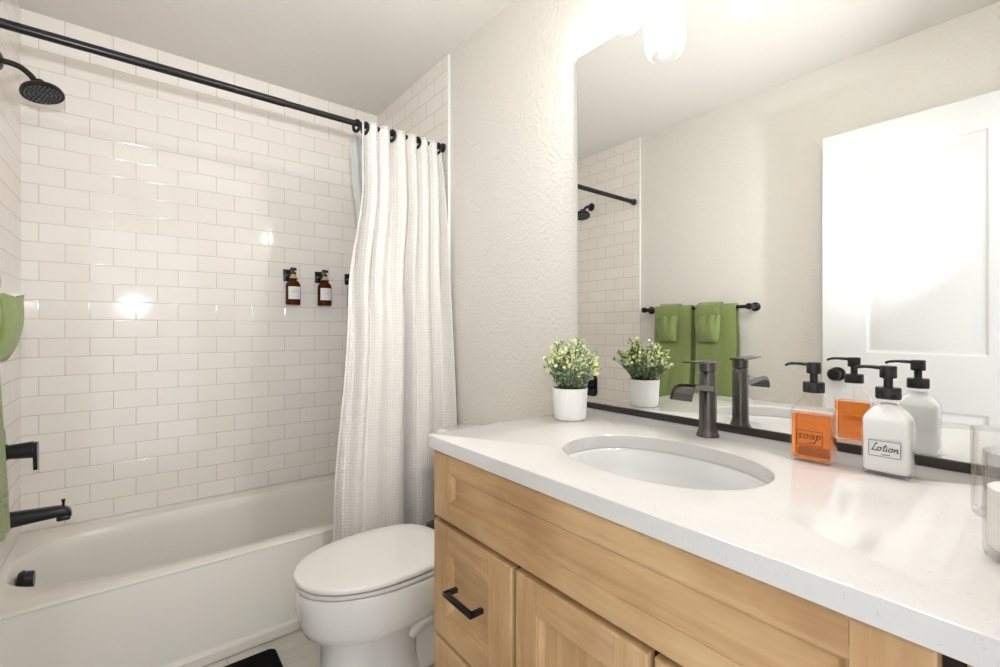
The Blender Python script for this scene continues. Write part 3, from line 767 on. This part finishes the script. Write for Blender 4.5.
# ------------------------------------------------------------------ towel bar and towels (left wall, seen in the mirror)
BX, BZ = .066, 1.283
tb = thing('towel_bar', 'black towel bar with round end posts on the left painted wall', 'towel bar', (0, -1.2, BZ))
bm = B(); tube(bm, [(BX, -.885, BZ), (BX, -1.527, BZ)], .0095, 16); fin('bar', bm, M['black'], tb)
for y in (-.885, -1.527):
    bm = B(); lathe(bm, [(0, -.0095), (.024, -.0095), (.024, 0.0), (.012, .006), (.012, BX-.004), (.017, BX-.002), (.017, BX+.016), (0, BX+.017)], (0, y, BZ), 24, 'x'); fin('post', bm, M['black'], tb)
def drape(bm, ya, yb, zf, zb_, off, thick, wav=.003, seed=0, n=14, flare=1):
    """cloth over the bar: front hangs to zf, back to zb_"""
    prof = []
    R = .0105+off
    for z in [zf+(BZ-.005-zf)*i/16 for i in range(17)]: prof.append((BX+R+.004, z))
    for i in range(1, 8):
        a = PI*i/8; prof.append((BX+(R+.004)*math.cos(a), BZ+R*math.sin(a)))
    for z in [BZ-.005+(zb_-BZ+.005)*i/10 for i in range(11)]: prof.append((BX-R+.001, z))
    inn = []
    for (x, z) in reversed(prof):
        dx, dz = x-BX, max(z-BZ, 0); d = math.hypot(dx, dz)
        inn.append((x-dx/d*thick, z-(dz/d)*thick if z > BZ else z))
    full = prof+inn; L = []
    for j in range(n+1):
        y = ya+(yb-ya)*j/n
        e = .5*thick*(1 if j in (0, n) else 0)
        L.append([Vector((x + (.022*((BZ-z)/.62)**1.2 if x > BX and z < BZ else 0)*flare + wav*math.sin(j*1.7+seed)*(1-(z-zf)/(BZ-zf+.05))*(1 if x > BX else 0) - (e if x > BX and i < 17 else 0), y + .004*math.sin(z*9+seed), z)) for i, (x, z) in enumerate(full)])
    loft(bm, L)
def fan(bm, yc, w, z0, z1, seed):
    """gathered pocket of the hand towel: puffed bag with a ruffled open mouth"""
    R = BX+.038; n = 36; L = []
    rows = 12
    for j in range(rows+1):
        t = j/rows; z = z0+(z1-z0)*t
        hw = w*(.43+.07*math.sin(PI*t)+.13*t**3); bul = .016+.024*math.sin(PI*min(1, t*1.05))**.8 + .024*t**3
        P = []
        for i in range(n):
            a = 2*PI*i/n; c, s_ = math.cos(a), math.sin(a)
            ruf = 1+.22*t**2*math.sin(9*a+seed)*(1 if s_ > 0 else .2)
            P.append(Vector((R + max(0, s_)**.6*bul*ruf if s_ > 0 else R-.002, yc+hw*c*(1+.05*t*math.sin(3*a+seed)), z+.006*t**2*math.sin(5*a+seed*2))))
        L.append(P)
    vs = loft(bm, L, cap1=False)
    # mouth: fold inwards and down so the pocket reads as open
    L2 = [L[-1]]
    for k, dz in ((.80, -.006), (.62, -.022), (.45, -.030)):
        c0 = Vector((R+.014, yc, 0)); L2.append([Vector((c0.x+(p.x-c0.x)*k, c0.y+(p.y-c0.y)*k, p.z+dz)) for p in L[-1]])
    loft(bm, L2, cap0=False, cap1=True)
def set_of(ya, yb, yc, w1, zf, l1, l2, seed):
    bm = B(); drape(bm, ya, yb, zf, zf+.06, .010, .009, .004, seed)
    # woven dobby bands near the hem
    for zb_ in (zf+.060, zf+.085): box(bm, BX+.0370, BX+.0455, yb+.004, ya-.004, zb_, zb_+.008, .0008)
    tag(fin('bath_towel', bm, M['towel'], None, ang=60), l1, 'towel', 'green towels on the bar')
    bm = B(); drape(bm, yc+w1/2, yc-w1/2, 1.11, 1.17, .0225, .006, .003, seed+1, 8)
    o = fin('hand_towel', bm, M['towel'], None, ang=60); tag(o, l2, 'towel', 'green towels on the bar')
    bm = B(); fan(bm, yc, w1*1.05, 1.088, 1.238, seed); fin('gathered_pocket', bm, M['towel'], o, ang=60)
set_of(-.966, -1.205, -1.070, .118, .665, 'long green bath towel on the bar end nearer the shower tile', 'small gathered green towel over the long towel nearer the shower tile', .4)
set_of(-1.236, -1.465, -1.318, .125, .665, 'long green bath towel on the bar end nearer the door', 'small gathered green towel over the long towel nearer the door', 2.1)

# ------------------------------------------------------------------ potted plant
PX, PY = 1.318, -1.729
pl = thing('potted_plant', 'small leafy green plant in a white pot on the counter corner by mirror', 'plant', (PX, PY, CZ1))
bm = B(); lathe(bm, [(0, .0005), (.0425, .0005), (.044, .003), (.045, .012), (.0490, .084), (.0495, .087), (.0465, .087), (.0455, .075), (0, .075)], (PX, PY, CZ1), 40); fin('pot', bm, M['pot'], pl)
bm = B(); lathe(bm, [(0, .074), (.0425, .076), (.040, .082), (0, .085)], (PX, PY, CZ1), 24); fin('moss', bm, M['soil'], pl)
bs = B(); bl = B()
def leafq(bm, p, d, size, mi):
    d = d.normalized(); s = d.cross(Vector((random.uniform(-1, 1), random.uniform(-1, 1), random.uniform(-.3, 1)))).normalized(); n = d.cross(s)
    a = p; w = size*.42
    pts = [a, a+d*size*.35+s*w+n*size*.05, a+d*size*.8+s*w*.7, a+d*size*1.0-n*size*.1, a+d*size*.8-s*w*.7, a+d*size*.35-s*w+n*size*.05]
    v = [bm.verts.new(q) for q in pts]; m = bm.verts.new(a+d*size*.5-n*size*.10)
    for i in range(6):
        f = bm.faces.new((v[i], v[(i+1) % 6], m)); f.material_index = mi
for k in range(74):
    a = random.uniform(0, 2*PI); rr = .034*math.sqrt(random.random()); lean = random.uniform(.1, 1.0) * (1 if k > 8 else .4)
    h = random.uniform(.072, .138)*(1.14-.48*lean) + .004
    b0 = Vector((PX+rr*math.cos(a), PY+rr*math.sin(a), CZ1+.078))
    tip = b0+Vector((math.cos(a)*.062*lean, math.sin(a)*.062*lean, h))
    mid = b0.lerp(tip, .5)+Vector((random.uniform(-.006, .006), random.uniform(-.006, .006), .006))
    P = smooth_path([b0, mid, tip], 4); tube(bs, P, .0011, 5)
    for i, p in enumerate(P[2:]):
        t = (i+2)/len(P)
        for q in range(3 if t < .85 else 5):
            ang = random.uniform(0, 2*PI); d = Vector((math.cos(ang), math.sin(ang), random.uniform(.15, .9)))
            leafq(bl, p, d, random.uniform(.0095, .0150), 1 if (t > .58 and random.random() < .66) else 0)
fin('stems', bs, M['stem'], pl); fin('foliage', bl, [M['leaf'], M['leaf2']], pl, recalc=False, smooth=False)

# ------------------------------------------------------------------ soap and lotion bottles
def stroke(bm, pts, y0, z0, sc, fx, r=.0005):
    """handwritten stroke on a face looking to -x: local right is -y"""
    P = [(fx, y0-px*sc, z0+py*sc) for px, py in pts]; tube(bm, P, r, 6, smooth=4)
LET = {
 'S': [[(.62, .80), (.50, .98), (.28, .88), (.30, .68), (.50, .50), (.46, .22), (.20, .08), (.02, .20)]],
 's': [[(.38, .44), (.22, .52), (.08, .40), (.20, .27), (.32, .14), (.20, 0), (.0, .08)]],
 'o': [[(.32, .5), (.12, .45), (.05, .2), (.18, .02), (.38, .12), (.42, .38), (.32, .5), (.55, .42)]],
 'a': [[(.40, .46), (.20, .50), (.05, .22), (.16, .02), (.34, .16), (.44, .48), (.40, .12), (.58, .06)]],
 'p': [[(.02, .3), (.18, .5), (.10, 0), (.02, -.42)], [(.14, .30), (.34, .52), (.46, .34), (.34, .08), (.14, .10)]],
 'L': [[(.42, .86), (.50, 1.0), (.38, .98), (.28, .6), (.16, .10), (.02, .02), (.20, .08), (.48, .0), (.62, .06)]],
 't': [[(.22, .92), (.14, .4), (.12, .06), (.30, .06)], [(.0, .62), (.36, .68)]],
 'i': [[(.08, .46), (.06, .10), (.22, .06)], [(.10, .64), (.12, .66)]],
 'n': [[(.04, .48), (.02, .02)], [(.04, .26), (.24, .50), (.34, .40), (.32, .06), (.48, .08)]],
}
ADV = {'S': .66, 's': .50, 'o': .60, 'a': .62, 'p': .52, 'L': .60, 't': .34, 'i': .26, 'n': .50}
def word(bm, txt, yc, z, sc, fx, r):
    tot = sum(ADV[c] for c in txt)*sc; x = 0
    for c in txt:
        for st in LET[c]:
            stroke(bm, [(px+x+.18*py, py) for px, py in st], yc+tot/2, z, sc, fx, r)
        x += ADV[c]
    # small flourish under the word
    stroke(bm, [(x*.38, -.42), (x*.48, -.50), (x*.52, -.38), (x*.60, -.46), (x*.70, -.38)], yc+tot/2, z, sc, fx, r*.8)
def pump_bottle(label, cx, cy, fill_mat, txt, fill_top, noz, plain_label):
    o = thing('pump_dispenser', label, 'pump bottle', (cx, cy, CZ1), 'glass pump bottles on the counter')
    hx, hy = .0245, .0335; z = CZ1
    def oct_(hx_, hy_, c, zz):
        return [Vector((cx+a, cy+b, zz)) for a, b in ((hx_, -hy_+c), (hx_, hy_-c), (hx_-c, hy_), (-hx_+c, hy_), (-hx_, hy_-c), (-hx_, -hy_+c), (-hx_+c, -hy_), (hx_-c, -hy_))]
    def rr(hx_, hy_, r, zz): return rrect(cx, cy, hx_, hy_, r, zz, k=4)
    out = [rr(hx-.003, hy-.003, .006, z+.0008), rr(hx, hy, .008, z+.004), rr(hx, hy, .008, z+.094), rr(hx-.0006, hy-.001, .009, z+.100), rr(hx-.003, hy-.0045, .010, z+.106), rr(.0195, .0235, .012, z+.114), rr(.0168, .0172, .0150, z+.120), rr(.0155, .0155, .0154, z+.124), rr(.0145, .0145, .0144, z+.128), rr(.0165, .0165, .0164, z+.1285), rr(.0165, .0165, .0164, z+.131), rr(.0145, .0145, .0144, z+.1315), rr(.0145, .0145, .0144, z+.140)]
    bm = B(); loft(bm, out, cap1=False); fin('glass_body', bm, M['glass'], o, ang=60)
    bm = B(); g = .0022
    zt = z+fill_top
    Lq = [rr(hx-g-.003, hy-g-.003, .005, z+.007), rr(hx-g, hy-g, .006, z+.010)]
    if fill_top <= .097: Lq += [rr(hx-g, hy-g, .006, zt-.0005), rr(hx-g-.001, hy-g-.001, .006, zt)]
    else: Lq += [rr(hx-g, hy-g, .006, z+.094), rr(hx-g-.001, hy-g-.001, .007, z+.100), rr(hx-g-.003, hy-g-.0045, .008, z+.106), rr(.0172, .021, .011, z+.114), rr(.0145, .0150, .0130, z+.120), rr(.0132, .0132, .0131, z+.123)]
    loft(bm, Lq); fin('contents', bm, fill_mat, o, ang=60)
    bm = B(); lathe(bm, [(.0022, z+.012), (.0022, z+.140)], (cx, cy, 0), 10); fin('dip_tube', bm, M['glass'], o)
    bm = B(); lathe(bm, [(0, .131), (.0172, .131), (.0178, .1325), (.0178, .149), (.0165, .151), (0, .151)], (cx, cy, z), 32); fin('collar', bm, M['plastic'], o)
    bm = B(); lathe(bm, [(.0, .150), (.0065, .150), (.0065, .166), (.0115, .167), (.0120, .169), (.0120, .186), (.0110, .188), (0, .1885)], (cx, cy, z), 28); fin('pump_head', bm, M['plastic'], o)
    bm = B(); nx, ny = noz; tube(bm, [(cx, cy, z+.183), (cx+nx*.6, cy+ny*.6, z+.1845), (cx+nx*.9, cy+ny*.9, z+.1825), (cx+nx, cy+ny, z+.179)], [.0034, .003, .0026, .0022], 10, smooth=3); fin('nozzle', bm, M['plastic'], o)
    fx = cx-hx-.0003
    bm = B(); bw, bz0, bz1 = .0215, z+.034, z+.061; t = .0007
    for a, b, c, d in ((-bw, bw, bz0, bz0+t), (-bw, bw, bz1-t, bz1), (-bw, -bw+t, bz0, bz1), (bw-t, bw, bz0, bz1)):
        box(bm, fx-.0006, fx-.0002, cy+a, cy+b, c, d)
    if plain_label:
        box(bm, fx-.00015, fx, cy-bw, cy+bw, bz0, bz1, mi=1)
    word(bm, txt, cy, z+(.0435 if txt == 'Lotion' else .0455), .0128 if txt == 'Lotion' else .0165, fx-.0005, .00065)
    fin('label', bm, [M['ink'], M['label']], o, ang=60)
    return o
pump_bottle('square glass pump bottle of orange soap on the counter beside the faucet', 1.370, -2.308, M['soap'], 'soap', .090, (.004, .050), False)
pump_bottle('square glass pump bottle of white lotion on the counter, black pump', 1.378, -2.417, M['lotion'], 'Lotion', .105, (.012, .050), True)

# ------------------------------------------------------------------ glass tumblers at the right end
def tumbler(cx, cy, label, wax):
    o = thing('glass_tumbler', label, 'tumbler', (cx, cy, CZ1), 'glass tumblers on the counter')
    bm = B(); z = CZ1; r = .041
    lathe(bm, [(0, .0006), (r-.004, .0006), (r-.001, .003), (r, .008), (r+.0005, .116), (r-.0004, .1172), (r-.0016, .1165), (r-.0022, .012), (r-.008, .009), (0, .009)], (cx, cy, z), 56); fin('glass_wall', bm, M['glass'], o)
    if not wax: return
    bm = B(); lathe(bm, [(0, .0094), (r-.008, .0094), (r-.0036, .013), (r-.0036, wax-.001), (r-.005, wax), (0, wax)], (cx, cy, z), 48); fin('wax', bm, M['wax'], o)
tumbler(1.268, -2.570, 'clear glass tumbler against the mirror at the counter end, the farther one', 0)
tumbler(1.108, -2.596, 'glass tumbler with white filling nearest the camera at the right edge of the counter', .078)
